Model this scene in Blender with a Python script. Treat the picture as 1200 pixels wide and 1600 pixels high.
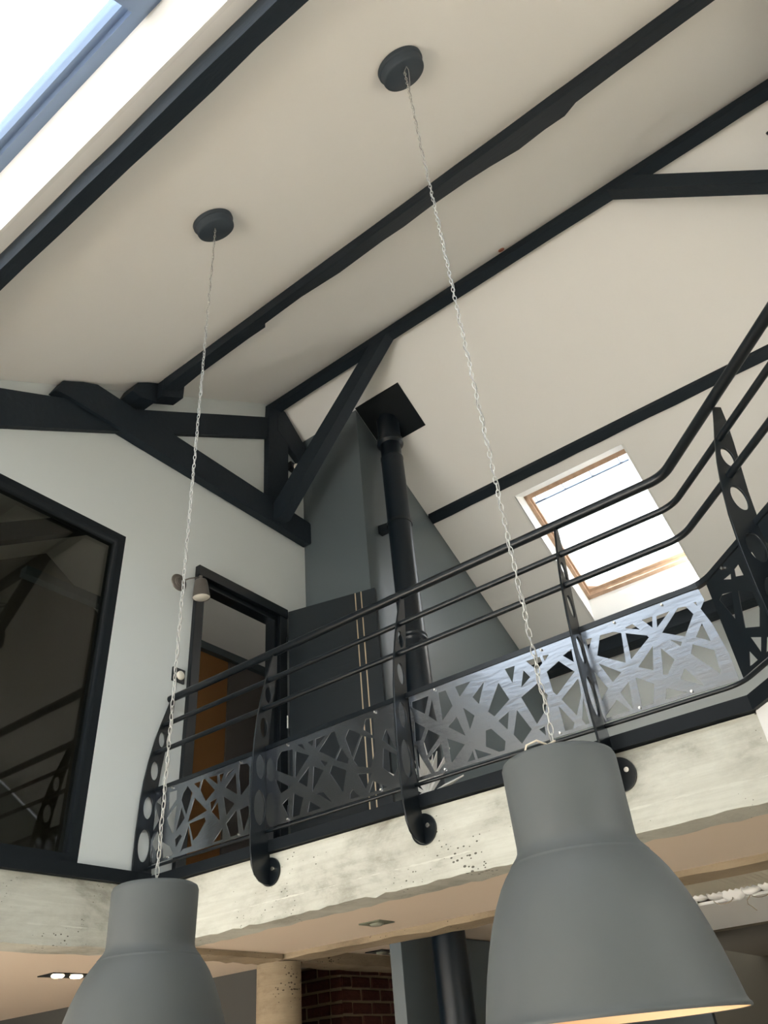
import bpy, bmesh, math, random
from mathutils import Vector, Matrix
random.seed(7)
for o in list(bpy.data.objects): bpy.data.objects.remove(o)
SC = bpy.context.scene
COL = SC.collection
H = 1.70          # camera height above the ground floor; everything is built relative to the camera height and lifted at the end

# ---------------------------------------------------------------- camera
cd = bpy.data.cameras.new('camera'); cam = bpy.data.objects.new('camera', cd); COL.objects.link(cam)
cd.sensor_fit = 'VERTICAL'; cd.sensor_height = 32.0; cd.sensor_width = 24.0
cd.lens = 1175.7/1600*32.0
# world axes seen in camera space (x right, y down, z forward)
R = ((0.79689648, -0.41349437, -0.44042979), (0.59841975, 0.44042326, 0.66926912), (-0.08276349, -0.79690009, 0.59841495))
M = Matrix(((R[0][0], -R[0][1], -R[0][2], 0), (R[1][0], -R[1][1], -R[1][2], 0), (R[2][0], -R[2][1], -R[2][2], H), (0, 0, 0, 1)))
cam.matrix_world = M
cd.clip_start = 0.02; cd.clip_end = 200
SC.camera = cam

# ---------------------------------------------------------------- sky and exposure
W = bpy.data.worlds.new('overcast_sky'); SC.world = W; W.use_nodes = True
nt = W.node_tree; nt.nodes.clear()
wo = nt.nodes.new('ShaderNodeOutputWorld'); bg = nt.nodes.new('ShaderNodeBackground')
tc = nt.nodes.new('ShaderNodeTexCoord'); sep = nt.nodes.new('ShaderNodeSeparateXYZ'); rp = nt.nodes.new('ShaderNodeValToRGB')
nt.links.new(tc.outputs['Generated'], sep.inputs[0]); nt.links.new(sep.outputs['Z'], rp.inputs[0])
e = rp.color_ramp.elements
e[0].position = 0.0; e[0].color = (0.60, 0.58, 0.53, 1)
e[1].position = 0.75; e[1].color = (0.92, 0.96, 1.0, 1)
n1 = e.new(0.12); n1.color = (0.78, 0.84, 0.90, 1)
nt.links.new(rp.outputs[0], bg.inputs['Color']); nt.links.new(bg.outputs[0], wo.inputs['Surface'])
bg.inputs['Strength'].default_value = 2.5
sun = bpy.data.lights.new('sun', 'SUN'); sun.energy = 50.0; sun.angle = math.radians(0.6); sun.color = (1.0, 0.97, 0.93)
so = bpy.data.objects.new('sun', sun); COL.objects.link(so)
so.rotation_euler = Vector((-0.90, -0.35, 0.62)).to_track_quat('Z', 'Y').to_euler()      # from the left, slightly behind the camera
vs = SC.view_settings
vs.view_transform = 'Standard'; vs.look = 'None'; vs.gamma = 1.0; vs.use_curve_mapping = False
vs.exposure = 0.85
SC.render.film_transparent = False

# ---------------------------------------------------------------- materials
def mat(name, col, rough=0.6, metal=0.0, noise=0.0, nscale=8.0, bump=0.0, bscale=40.0, spec=0.5, col2=None, coat=0.0, aniso=None):
    m = bpy.data.materials.new(name); m.use_nodes = True
    t = m.node_tree; b = t.nodes['Principled BSDF']
    b.inputs['Base Color'].default_value = (*col, 1); b.inputs['Roughness'].default_value = rough
    b.inputs['Metallic'].default_value = metal
    if 'Specular IOR Level' in b.inputs: b.inputs['Specular IOR Level'].default_value = spec
    if coat: b.inputs['Coat Weight'].default_value = coat; b.inputs['Coat Roughness'].default_value = 0.1
    tc = t.nodes.new('ShaderNodeTexCoord')
    if noise or col2:
        n = t.nodes.new('ShaderNodeTexNoise'); n.inputs['Scale'].default_value = nscale; n.inputs['Detail'].default_value = 6
        t.links.new(tc.outputs['Object'], n.inputs['Vector'])
        r = t.nodes.new('ShaderNodeValToRGB'); r.color_ramp.elements[0].position = 0.3; r.color_ramp.elements[1].position = 0.7
        c2 = col2 if col2 else tuple(c*(1-noise) for c in col)
        r.color_ramp.elements[0].color = (*c2, 1); r.color_ramp.elements[1].color = (*col, 1)
        t.links.new(n.outputs['Fac'], r.inputs[0]); t.links.new(r.outputs[0], b.inputs['Base Color'])
    if bump:
        n = t.nodes.new('ShaderNodeTexNoise'); n.inputs['Scale'].default_value = bscale; n.inputs['Detail'].default_value = 5
        if aniso:
            mp = t.nodes.new('ShaderNodeMapping'); mp.inputs['Scale'].default_value = aniso
            t.links.new(tc.outputs['Object'], mp.inputs[0]); t.links.new(mp.outputs[0], n.inputs['Vector'])
        else: t.links.new(tc.outputs['Object'], n.inputs['Vector'])
        bp = t.nodes.new('ShaderNodeBump'); bp.inputs['Strength'].default_value = bump; bp.inputs['Distance'].default_value = 0.01
        t.links.new(n.outputs['Fac'], bp.inputs['Height']); t.links.new(bp.outputs[0], b.inputs['Normal'])
    return m

def emis(name, col, s):
    m = bpy.data.materials.new(name); m.use_nodes = True; t = m.node_tree; t.nodes.clear()
    o = t.nodes.new('ShaderNodeOutputMaterial'); e = t.nodes.new('ShaderNodeEmission')
    e.inputs[0].default_value = (*col, 1); e.inputs[1].default_value = s; t.links.new(e.outputs[0], o.inputs[0]); return m

def glass(name, tint=(1, 1, 1), gl=0.08):
    m = bpy.data.materials.new(name); m.use_nodes = True; t = m.node_tree; t.nodes.clear()
    o = t.nodes.new('ShaderNodeOutputMaterial'); tr = t.nodes.new('ShaderNodeBsdfTransparent'); g = t.nodes.new('ShaderNodeBsdfGlossy')
    g.inputs['Roughness'].default_value = 0.02; tr.inputs[0].default_value = (*tint, 1)
    lw = t.nodes.new('ShaderNodeLayerWeight'); lw.inputs['Blend'].default_value = 0.5
    pw = t.nodes.new('ShaderNodeMath'); pw.operation = 'POWER'; pw.inputs[1].default_value = 4.0; t.links.new(lw.outputs['Facing'], pw.inputs[0])
    fr = t.nodes.new('ShaderNodeMath'); fr.operation = 'MULTIPLY_ADD'; fr.inputs[1].default_value = 0.7; fr.inputs[2].default_value = gl*0.5; t.links.new(pw.outputs[0], fr.inputs[0])
    mx = t.nodes.new('ShaderNodeMixShader'); t.links.new(fr.outputs[0], mx.inputs[0]); t.links.new(tr.outputs[0], mx.inputs[1]); t.links.new(g.outputs[0], mx.inputs[2])
    t.links.new(mx.outputs[0], o.inputs[0]); return m

def concrete(name, base=(0.50, 0.47, 0.40), dark=(0.30, 0.27, 0.21), seam=True):
    m = bpy.data.materials.new(name); m.use_nodes = True; t = m.node_tree; b = t.nodes['Principled BSDF']
    b.inputs['Roughness'].default_value = 0.88
    def N(k, **kw):
        n = t.nodes.new(k)
        for a, v in kw.items(): n.inputs[a].default_value = v
        return n
    tc = t.nodes.new('ShaderNodeTexCoord')
    def mapped(sc): mp = t.nodes.new('ShaderNodeMapping'); mp.inputs['Scale'].default_value = sc; t.links.new(tc.outputs['Object'], mp.inputs[0]); return mp.outputs[0]
    n = N('ShaderNodeTexNoise', Scale=2.6, Detail=10, Roughness=0.68, Distortion=0.25); t.links.new(mapped((1, 1, 1.8)), n.inputs['Vector'])
    r = t.nodes.new('ShaderNodeValToRGB'); el = r.color_ramp.elements
    el[0].position = 0.30; el[0].color = (*dark, 1); el[1].position = 0.60; el[1].color = (*base, 1)
    k = el.new(0.47); k.color = (*[0.75*base[i]+0.25*dark[i] for i in range(3)], 1)
    t.links.new(n.outputs['Fac'], r.inputs[0])
    # drawn-out shutter streaks
    n3 = N('ShaderNodeTexNoise', Scale=5, Detail=6, Roughness=0.6); t.links.new(mapped((0.5, 0.5, 9)), n3.inputs['Vector'])
    r3 = t.nodes.new('ShaderNodeValToRGB'); r3.color_ramp.elements[0].position = 0.42; r3.color_ramp.elements[0].color = (0.72, 0.71, 0.68, 1); r3.color_ramp.elements[1].position = 0.55; r3.color_ramp.elements[1].color = (1, 1, 1, 1)
    t.links.new(n3.outputs['Fac'], r3.inputs[0])
    ml = t.nodes.new('ShaderNodeMixRGB'); ml.blend_type = 'MULTIPLY'; ml.inputs[0].default_value = 0.3; t.links.new(r.outputs[0], ml.inputs[1]); t.links.new(r3.outputs[0], ml.inputs[2])
    out = ml.outputs[0]
    # blow holes, clustered
    v = N('ShaderNodeTexVoronoi', Scale=48, Randomness=1.0); t.links.new(mapped((0.8, 0.8, 1.3)), v.inputs['Vector'])
    n4 = N('ShaderNodeTexNoise', Scale=4, Detail=2); t.links.new(tc.outputs['Object'], n4.inputs['Vector'])
    mm = t.nodes.new('ShaderNodeMath'); mm.operation = 'MULTIPLY_ADD'; mm.inputs[1].default_value = 1.2; mm.inputs[2].default_value = -0.58; t.links.new(n4.outputs['Fac'], mm.inputs[0])
    lt = t.nodes.new('ShaderNodeMath'); lt.operation = 'LESS_THAN'; t.links.new(v.outputs['Distance'], lt.inputs[0]); t.links.new(mm.outputs[0], lt.inputs[1])
    mx = t.nodes.new('ShaderNodeMixRGB'); mx.inputs[2].default_value = (*[c*0.45 for c in dark], 1)
    t.links.new(lt.outputs[0], mx.inputs[0]); t.links.new(out, mx.inputs[1]); out = mx.outputs[0]
    if seam:   # the joint between two shutter boards
        sp = t.nodes.new('ShaderNodeSeparateXYZ'); t.links.new(tc.outputs['Object'], sp.inputs[0])
        n5_ = N('ShaderNodeTexNoise', Scale=6, Detail=3); t.links.new(tc.outputs['Object'], n5_.inputs['Vector'])
        a1 = t.nodes.new('ShaderNodeMath'); a1.operation = 'MULTIPLY_ADD'; a1.inputs[1].default_value = 0.02; a1.inputs[2].default_value = -0.095; t.links.new(n5_.outputs['Fac'], a1.inputs[0])
        a2 = t.nodes.new('ShaderNodeMath'); a2.operation = 'ADD'; t.links.new(sp.outputs['Z'], a2.inputs[0]); t.links.new(a1.outputs[0], a2.inputs[1])
        a3 = t.nodes.new('ShaderNodeMath'); a3.operation = 'ABSOLUTE'; t.links.new(a2.outputs[0], a3.inputs[0])
        a4 = t.nodes.new('ShaderNodeMath'); a4.operation = 'LESS_THAN'; t.links.new(a3.outputs[0], a4.inputs[0]); a6 = t.nodes.new('ShaderNodeMath'); a6.operation = 'MULTIPLY_ADD'; a6.inputs[1].default_value = 0.030; a6.inputs[2].default_value = -0.0145; n6 = N('ShaderNodeTexNoise', Scale=9, Detail=5); t.links.new(tc.outputs['Object'], n6.inputs['Vector']); t.links.new(n6.outputs['Fac'], a6.inputs[0]); t.links.new(a6.outputs[0], a4.inputs[1])
        m5 = t.nodes.new('ShaderNodeMixRGB'); m5.inputs[2].default_value = (*[min(1, c*1.03) for c in base], 1); t.links.new(a4.outputs[0], m5.inputs[0]); t.links.new(out, m5.inputs[1]); out = m5.outputs[0]
    t.links.new(out, b.inputs['Base Color'])
    n2 = N('ShaderNodeTexNoise', Scale=28, Detail=7); t.links.new(mapped((0.8, 0.8, 2)), n2.inputs['Vector'])
    bp = t.nodes.new('ShaderNodeBump'); bp.inputs['Strength'].default_value = 0.45; bp.inputs['Distance'].default_value = 0.01
    t.links.new(n2.outputs['Fac'], bp.inputs['Height']); t.links.new(bp.outputs[0], b.inputs['Normal'])
    return m

m_ceil = mat('ceiling_plaster', (0.86, 0.855, 0.83), 0.9, bump=0.04, bscale=14)
m_wall = mat('gable_plaster', (0.60, 0.64, 0.64), 0.85, bump=0.03, bscale=14)
m_white = mat('white_paint', (0.80, 0.80, 0.78), 0.6)
m_lowceil = mat('lower_ceiling_paint', (0.74, 0.62, 0.50), 0.85)
m_breast = mat('slate_grey_paint', (0.105, 0.130, 0.142), 0.38, bump=0.05, bscale=6)
m_beam = mat('black_painted_timber', (0.010, 0.017, 0.025), 0.6, bump=0.35, bscale=9, aniso=(1, 3, 3), spec=0.3)
m_black = mat('black_steel', (0.006, 0.009, 0.012), 0.28, metal=0.0, spec=0.4)
m_pipe = mat('black_stove_enamel', (0.005, 0.010, 0.016), 0.30, spec=0.45)
m_panel = mat('brushed_dark_steel', (0.26, 0.28, 0.31), 0.22, metal=1.0, bump=0.10, bscale=10, aniso=(1, 1, 4))
m_screw = mat('bright_screw_steel', (0.75, 0.74, 0.70), 0.25, metal=1.0)
m_conc = concrete('board_marked_concrete', (0.57, 0.575, 0.51), (0.25, 0.24, 0.195))
m_conc2 = concrete('column_concrete', (0.36, 0.285, 0.19), (0.20, 0.15, 0.095), seam=False)
m_shade = mat('matt_grey_lacquer', (0.080, 0.090, 0.092), 0.58, noise=0.10, nscale=6, spec=0.45)
m_shade_in = mat('warm_lamp_lining', (0.78, 0.60, 0.38), 0.6)  # warm bulb glow put into the colour of a white lining
m_canopy = mat('dark_grey_canopy', (0.030, 0.043, 0.058), 0.6)
m_chain = mat('zinc_chain', (0.62, 0.62, 0.60), 0.38, metal=0.8)
m_cable = mat('grey_cable', (0.28, 0.28, 0.27), 0.6)
m_string = mat('cream_string', (0.60, 0.54, 0.44), 0.9)
m_pine = mat('varnished_pine', (0.55, 0.37, 0.25), 0.5, noise=0.25, nscale=20)
m_gold = mat('pale_gold_strip', (0.80, 0.66, 0.46), 0.3, metal=0.7)
m_bounce = mat('pale_bounce_ground', (0.36, 0.355, 0.34), 0.9, noise=0.15, nscale=3)
m_trim = mat('matt_black_steel_band', (0.006, 0.009, 0.012), 0.6, spec=0.2)
m_door = mat('anthracite_door', (0.014, 0.020, 0.025), 0.35, bump=0.08, bscale=12, aniso=(1, 1, 6))
m_bronze = mat('aged_bronze', (0.17, 0.155, 0.14), 0.4, metal=0.6)
m_dull = mat('dull_lamp_glass', (0.26, 0.27, 0.21), 0.4)
m_lens = mat('frosted_lens', (0.80, 0.76, 0.66), 0.4)
m_brick = mat('dark_red_brick', (0.12, 0.036, 0.024), 0.85, noise=0.45, nscale=25, bump=0.4, bscale=60)
m_mortar = mat('sand_mortar', (0.34, 0.27, 0.17), 0.95, bump=0.4, bscale=50)
m_floor = mat('honey_oak_floor', (0.64, 0.56, 0.45), 0.45, noise=0.25, nscale=5)
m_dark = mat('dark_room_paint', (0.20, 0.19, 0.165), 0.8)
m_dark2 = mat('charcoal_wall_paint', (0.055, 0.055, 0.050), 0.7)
m_rust = mat('rust_orange_panel', (0.42, 0.19, 0.06), 0.6)
m_greyin = mat('inner_room_grey', (0.20, 0.175, 0.16), 0.8)
m_brownc = mat('brown_backroom_shade', (0.06, 0.048, 0.03), 0.85)  # mid brown darkened: the shade of the unlit back room put into the colour
m_deck = mat('corrugated_sheet', (0.70, 0.65, 0.53), 0.6)
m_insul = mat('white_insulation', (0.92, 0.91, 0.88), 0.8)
m_wire = mat('hemp_wire', (0.28, 0.24, 0.18), 0.8)
m_frameblue = mat('grey_aluminium', (0.16, 0.22, 0.33), 0.4, metal=0.3)
m_glass = glass('clear_glass', (0.97, 0.98, 0.98))
m_glassd = glass('smoked_glass', (0.55, 0.56, 0.52))
m_cap = mat('terracotta_plastic', (0.32, 0.12, 0.07), 0.6)
m_grille = mat('greenish_steel', (0.16, 0.17, 0.12), 0.5)
m_glow = emis('halogen_spot_glow', (1.0, 0.80, 0.50), 14)
m_bulb = emis('warm_bulb_glow', (1.0, 0.52, 0.18), 4)

# ---------------------------------------------------------------- builders
def link(name, me, parent=None, loc=(0, 0, 0)):
    o = bpy.data.objects.new(name, me); COL.objects.link(o); o.location = loc
    if parent: o.parent = parent
    return o
def anchor(parent):
    L = Vector((0, 0, 0)); p = parent
    while p: L += Vector(p.location); p = p.parent
    return L
def obj(name, bm, m, parent=None, smooth=False, auto=None):
    """link a bmesh built in room coordinates as one object with a sensible origin"""
    me = bpy.data.meshes.new(name)
    bmesh.ops.recalc_face_normals(bm, faces=bm.faces)
    co = [v.co for v in bm.verts]
    lo = Vector([min(c[i] for c in co) for i in range(3)]); hi = Vector([max(c[i] for c in co) for i in range(3)])
    org = Vector(((lo.x+hi.x)/2, (lo.y+hi.y)/2, lo.z))
    base = anchor(parent)
    for v in bm.verts: v.co -= org
    bm.to_mesh(me); bm.free(); me.materials.append(m)
    if smooth:
        for p in me.polygons: p.use_smooth = True
        if auto is not None:
            try: me.set_sharp_from_angle(angle=math.radians(auto))
            except Exception: pass
    return link(name, me, parent, org-base)
def empty(name, loc):
    o = bpy.data.objects.new(name, None); COL.objects.link(o); o.location = loc; o.empty_display_size = 0.1; return o
def tag(o, label=None, cat=None, group=None, kind=None):
    if label: o['label'] = label
    if cat: o['category'] = cat
    if group: o['group'] = group
    if kind: o['kind'] = kind
    return o
def box(bm, a, b, bev=0.0):
    x0, y0, z0 = a; x1, y1, z1 = b
    vs = [bm.verts.new(p) for p in ((x0, y0, z0), (x1, y0, z0), (x1, y1, z0), (x0, y1, z0), (x0, y0, z1), (x1, y0, z1), (x1, y1, z1), (x0, y1, z1))]
    fs = [bm.faces.new([vs[i] for i in f]) for f in ((0, 3, 2, 1), (4, 5, 6, 7), (0, 1, 5, 4), (1, 2, 6, 5), (2, 3, 7, 6), (3, 0, 4, 7))]
    if bev:
        es = list({e for f in fs for e in f.edges})
        bmesh.ops.bevel(bm, geom=es, offset=bev, segments=2, affect='EDGES', profile=0.6)
    return bm
def prism(bm, pts, off):
    """polygon pts (3D list) swept by the vector off"""
    a = [bm.verts.new(p) for p in pts]; b = [bm.verts.new(Vector(p)+Vector(off)) for p in pts]
    bm.faces.new(a[::-1]); bm.faces.new(b)
    n = len(a)
    for i in range(n): bm.faces.new((a[i], a[(i+1) % n], b[(i+1) % n], b[i]))
    return bm
def B(): return bmesh.new()
def tube(bm, path, r, seg=10, caps=True):
    path = [Vector(p) for p in path]; rings = []
    up = None
    for i, p in enumerate(path):
        d = (path[min(i+1, len(path)-1)]-path[max(i-1, 0)]).normalized()
        if up is None:
            up = d.cross(Vector((0, 0, 1)))
            if up.length < 0.1: up = d.cross(Vector((0, 1, 0)))
            up.normalize()
        up = (up - d*up.dot(d)).normalized(); s = d.cross(up)
        rr = r[i] if isinstance(r, (list, tuple)) else r
        rings.append([bm.verts.new(p+up*math.cos(2*math.pi*k/seg)*rr+s*math.sin(2*math.pi*k/seg)*rr) for k in range(seg)])
    for a, b in zip(rings, rings[1:]):
        for k in range(seg): bm.faces.new((a[k], a[(k+1) % seg], b[(k+1) % seg], b[k]))
    if caps: bm.faces.new(rings[0][::-1]); bm.faces.new(rings[-1])
    return bm
def lathe(bm, c, prof, seg=64, axis=Vector((0, 0, 1)), close=False):
    """prof: list of (radius, height along axis)"""
    axis = Vector(axis).normalized()
    q = Vector((0, 0, 1)).rotation_difference(axis); rings = []
    for r, h in prof:
        rings.append([bm.verts.new(Vector(c)+q @ Vector((max(r, 1e-4)*math.cos(2*math.pi*k/seg), max(r, 1e-4)*math.sin(2*math.pi*k/seg), h))) for k in range(seg)])
    for a, b in zip(rings, rings[1:]):
        for k in range(seg): bm.faces.new((a[k], a[(k+1) % seg], b[(k+1) % seg], b[k]))
    if close:
        bm.faces.new(rings[0][::-1]); bm.faces.new(rings[-1])
    return bm
def sheet(name, outer, holes, org, u, v, thick, m, parent=None, round_=False):
    """flat plate with holes: 2D outline and holes in metres, laid out along the unit vectors u, v from org"""
    cu = bpy.data.curves.new('outline', 'CURVE'); cu.dimensions = '2D'; cu.fill_mode = 'BOTH'
    for poly in [outer]+holes:
        s = cu.splines.new('POLY'); s.points.add(len(poly)-1); s.use_cyclic_u = True
        for p, q in zip(s.points, poly): p.co = (q[0], q[1], 0, 1)
    cu.extrude = thick/2
    t = bpy.data.objects.new('outline', cu); COL.objects.link(t)
    bpy.context.view_layer.update()
    me = bpy.data.meshes.new_from_object(t.evaluated_get(bpy.context.evaluated_depsgraph_get()))
    bpy.data.objects.remove(t); bpy.data.curves.remove(cu)
    bm = B(); bm.from_mesh(me); bpy.data.meshes.remove(me)
    u = Vector(u); v = Vector(v); w = u.cross(v); o = Vector(org)
    for vv in bm.verts: c = vv.co.copy(); vv.co = o+u*c.x+v*c.y+w*c.z
    bmesh.ops.remove_doubles(bm, verts=bm.verts, dist=1e-5)
    return obj(name, bm, m, parent)
def structure(name, bm, m, parent=None, **k):
    o = obj(name, bm, m, parent, **k)
    if not parent: o['kind'] = 'structure'
    return o

# ---------------------------------------------------------------- roof and walls
RY, RZ, SN, SF = 3.588, 4.997, 0.663, 0.609      # ridge position and the two roof pitches
def zn(y): return RZ+SN*(y-RY)
def zf(y): return RZ-SF*(y-RY)
XG = -3.43                                       # inner face of the gable wall
XR = 3.6                                         # right-hand end of the room
nn = Vector((0, -SN, 1)).normalized()            # outward normal of the near slope
nf = Vector((0, SF, 1)).normalized()
un = Vector((0, 1, SN)).normalized(); uf = Vector((0, 1, -SF)).normalized()
# near slope: a plaster sheet with two roof-light openings; s runs up the slope from y=-2.6
ys = -2.6; kn = math.sqrt(1+SN*SN); kf = math.sqrt(1+SF*SF)
def sn_(y): return (y-ys)*kn
op1 = [(-2.9, sn_(-0.38)), (1.25, sn_(-0.38)), (1.25, sn_(0.646)), (-2.9, sn_(0.646))]
near = sheet('ceiling', [(XG-3.6, 0), (XR, 0), (XR, sn_(RY)), (XG-3.6, sn_(RY))], [op1], (0, ys, zn(ys)), (1, 0, 0), un, 0.02, m_ceil)
near.location += nn*0.011; tag(near, kind='structure'); near.name = 'ceiling'
ye = 6.95
def sf_(y): return (y-RY)*kf
op2 = [(-1.98, sf_(5.145)), (-0.955, sf_(5.145)), (-0.955, sf_(6.42)), (-1.98, sf_(6.42))]
far = sheet('ceiling', [(XG-3.6, 0), (XR, 0), (XR, sf_(ye)), (XG-3.6, sf_(ye))], [op2], (0, RY, RZ), (1, 0, 0), uf, 0.02, m_ceil)
far.location += nf*0.011; tag(far, kind='structure')
# roof covering over the plaster, so the sky only enters through the roof lights
bm = B(); t = 0.30
for a, b in ((-3.2, -0.50), (0.80, RY)):
    prism(bm, [(XG-3.6, a, zn(a)+0.05), (XR, a, zn(a)+0.05), (XR, b, zn(b)+0.05), (XG-3.6, b, zn(b)+0.05)], nn*0.2)
for xa, xb in ((XG-3.6, -2.95), (1.3, XR)):
    prism(bm, [(xa, -0.50, zn(-0.50)+0.05), (xb, -0.50, zn(-0.50)+0.05), (xb, 0.80, zn(0.80)+0.05), (xa, 0.80, zn(0.80)+0.05)], nn*0.2)
prism(bm, [(XG-3.6, RY, RZ+0.05), (XR, RY, RZ+0.05), (XR, 5.05, zf(5.05)+0.05), (XG-3.6, 5.05, zf(5.05)+0.05)], nf*0.2)
prism(bm, [(XG-3.6, 6.60, zf(6.60)+0.05), (XR, 6.60, zf(6.60)+0.05), (XR, 7.3, zf(7.3)+0.05), (XG-3.6, 7.3, zf(7.3)+0.05)], nf*0.2)
for xa, xb in ((XG-3.6, -2.05), (-0.88, XR)):
    prism(bm, [(xa, 5.05, zf(5.05)+0.05), (xb, 5.05, zf(5.05)+0.05), (xb, 6.60, zf(6.60)+0.05), (xa, 6.60, zf(6.60)+0.05)], nf*0.2)
structure('roof', bm, m_dark)

# gable wall with the interior glazing and the door opening
SL = 0.865                                       # top of the mezzanine slab
hole_w = [(-0.30, 0.925), (2.258, 0.925), (2.258, 2.832), (0.95, 2.832), (-0.30, 2.2)]
hole_d = [(2.83, 0.925), (3.69, 0.925), (3.69, 2.87), (2.83, 2.87)]
w = sheet('wall_left', [(p[0], p[1]) for p in [(-2.2, SL), (6.9, SL), (6.9, zf(6.9)), (RY, RZ), (-2.2, max(zn(-2.2), SL+0.1))]], [hole_w, hole_d], (XG-0.06, 0, 0), (0, 1, 0), (0, 0, 1), 0.12, m_wall)
tag(w, kind='structure')
# far eaves wall, right-hand end wall (both floors)
bm = B(); box(bm, (XG-3.6, 6.80, 0.60), (XR, 6.92, zf(6.8))); structure('wall_back', bm, m_wall)
we = sheet('wall_right', [(-2.6, -H), (8.3, -H), (8.3, 2.1), (RY, RZ), (-2.6, zn(-2.6))], [[(3.9, 1.5), (5.2, 1.5), (5.2, 3.2), (3.9, 3.2)]], (XR+0.06, 0, 0), (0, 1, 0), (0, 0, 1), 0.12, m_wall); tag(we, kind='structure')  # window opening in this unseen wall added as an extra daylight source

# chimney breast: slate grey box against gable and back wall, both storeys
bm = B()
prism(bm, [(XG+0.002, 3.95, 0.93), (XG+0.002, 6.8, 0.93), (XG+0.002, 6.8, zf(6.8)-0.002), (XG+0.002, 3.95, zf(3.95)-0.002)], (0.64, 0, 0))
structure('wall_chimney_breast', bm, m_breast).name = 'wall_chimney'
bm = B(); box(bm, (-2.86, 3.94, -H), (-2.78, 6.8, 0.65), 0.004); structure('wall_chimney', bm, m_breast)
bm = B(); box(bm, (-2.78, 6.3, -H), (-1.9, 6.36, 0.65)); structure('wall_stove', bm, m_breast).name = 'wall_chimney'

# mezzanine slab, beams and the ground-floor ceiling
CX, CY = -0.39, 2.70
dg = Vector((0.695, -0.719, 0)).normalized()     # direction in which the gallery edge turns towards the room
A2 = Vector((CX, CY, 0))+dg*2.4
bm = B(); prism(bm, [(XG, CY+0.02, 0.66), (CX, CY+0.02, 0.66), (A2.x+0.02, A2.y+0.02, 0.66), (XR, A2.y, 0.66), (XR, 6.8, 0.66), (XG, 6.8, 0.66)], (0, 0, 0.225)); structure('floor_mezzanine', bm, m_floor).name = 'floor_upper'
def rough_beam(name, a, b, m, n=36, jag=0.004):
    """concrete beam from corner a to corner b, long edges slightly uneven"""
    bm = B(); ax = 0 if abs(b[0]-a[0]) > abs(b[1]-a[1]) else 1
    rings = []
    for i in range(n+1):
        t = i/n
        def jj(s=1.0): return random.uniform(-jag, jag)*s*(3.0 if random.random() < 0.07 else 1)
        if ax == 0:
            x = a[0]+(b[0]-a[0])*t
            ps = [(x, a[1]+jj(.5), a[2]+jj()), (x, b[1]+jj(.5), a[2]+jj()), (x, b[1], b[2]), (x, a[1], b[2])]
        else:
            y = a[1]+(b[1]-a[1])*t
            ps = [(a[0]+jj(.5), y, a[2]+jj()), (b[0]+jj(.5), y, a[2]+jj()), (b[0], y, b[2]), (a[0], y, b[2])]
        rings.append([bm.verts.new(p) for p in ps])
    for p, q in zip(rings, rings[1:]):
        for k in range(4): bm.faces.new((p[k], p[(k+1) % 4], q[(k+1) % 4], q[k]))
    bm.faces.new(rings[0][::-1]); bm.faces.new(rings[-1])
    return obj(name, bm, m)
def bm_tag(o, label):
    tag(o, label, 'beam', 'board-marked concrete beams' if o.name.startswith('concrete') else 'black roof purlins' if o.name.startswith('purlin') else None); return o
bm_tag(rough_beam('concrete_beam', (XG, 2.70, 0.588), (CX+0.005, 2.865, SL-0.005), m_conc, 60), 'board-marked pale concrete beam under the curved railing, facing the room')
bm_tag(rough_beam('concrete_beam', (XG-0.21, -2.2, 0.588), (XG-0.001, 2.70, SL-0.002), m_conc, 60), 'pale concrete beam below the large dark interior window at left')
bm_tag(rough_beam('concrete_beam', (XG-0.20, 2.87, 0.588), (XG-0.001, 3.68, 0.72), m_conc2, 16), 'short brown concrete beam running from the corner to the round column')
bm_tag(rough_beam('concrete_beam', (XG-0.05, 3.69, 0.588), (XR, 3.90, 0.72), m_conc2, 60), 'brownish concrete beam running right from the top of the round column')
bm_tag(rough_beam('concrete_beam', (XG-0.26, 3.90, 0.588), (XG-0.05, 6.3, 0.72), m_conc2, 24), 'dim concrete beam above the brick pier, behind the round column')
bm = B(); lathe(bm, (-3.575, 3.80, -H), [(0.13, 0), (0.13, H+0.586)], 48, close=True)
tag(obj('concrete_column', bm, m_conc2, smooth=True, auto=40), 'round concrete column carrying the brown beams, left of the brick pier', 'column')
bm = B()
box(bm, (XG, 2.86, 0.615), (XR, 3.70, 0.655)); structure('ceiling_lower', bm, m_lowceil)
bm = B(); box(bm, (XG-0.05, 3.89, 0.655), (-1.05+0.0, 6.8, 0.675)); structure('ceiling_lower', bm, m_lowceil)
bm = B(); box(bm, (-7.3, -2.2, 0.615), (XG-0.2, 4.0, 0.655)); structure('ceiling_lower', bm, m_lowceil)
# angled white face of the gallery edge
n5 = Vector((0.719, 0.695, 0))
bm = B(); p0 = Vector((CX, CY-0.002, 0.55)); p1 = p0+dg*2.4
prism(bm, [p0, p1, p1+Vector((0, 0, SL-0.55)), p0+Vector((0, 0, SL-0.55))], n5*0.12); structure('trim_1', bm, m_white)
# black steel edge bands
bm = B(); box(bm, (XG-0.01, -2.2, SL), (XG+0.03, 2.675, 0.925)); structure('trim_2', bm, m_trim)
bm = B(); box(bm, (XG-0.01, 2.675, SL), (CX, 2.74, 0.916)); structure('trim_3', bm, m_trim)
bm = B(); q0 = Vector((CX-0.005, 2.676, SL)); q1 = q0+dg*2.4
prism(bm, [q0, q1, q1+Vector((0, 0, 0.051)), q0+Vector((0, 0, 0.051))], n5*0.06); structure('trim_4', bm, m_trim)

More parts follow.
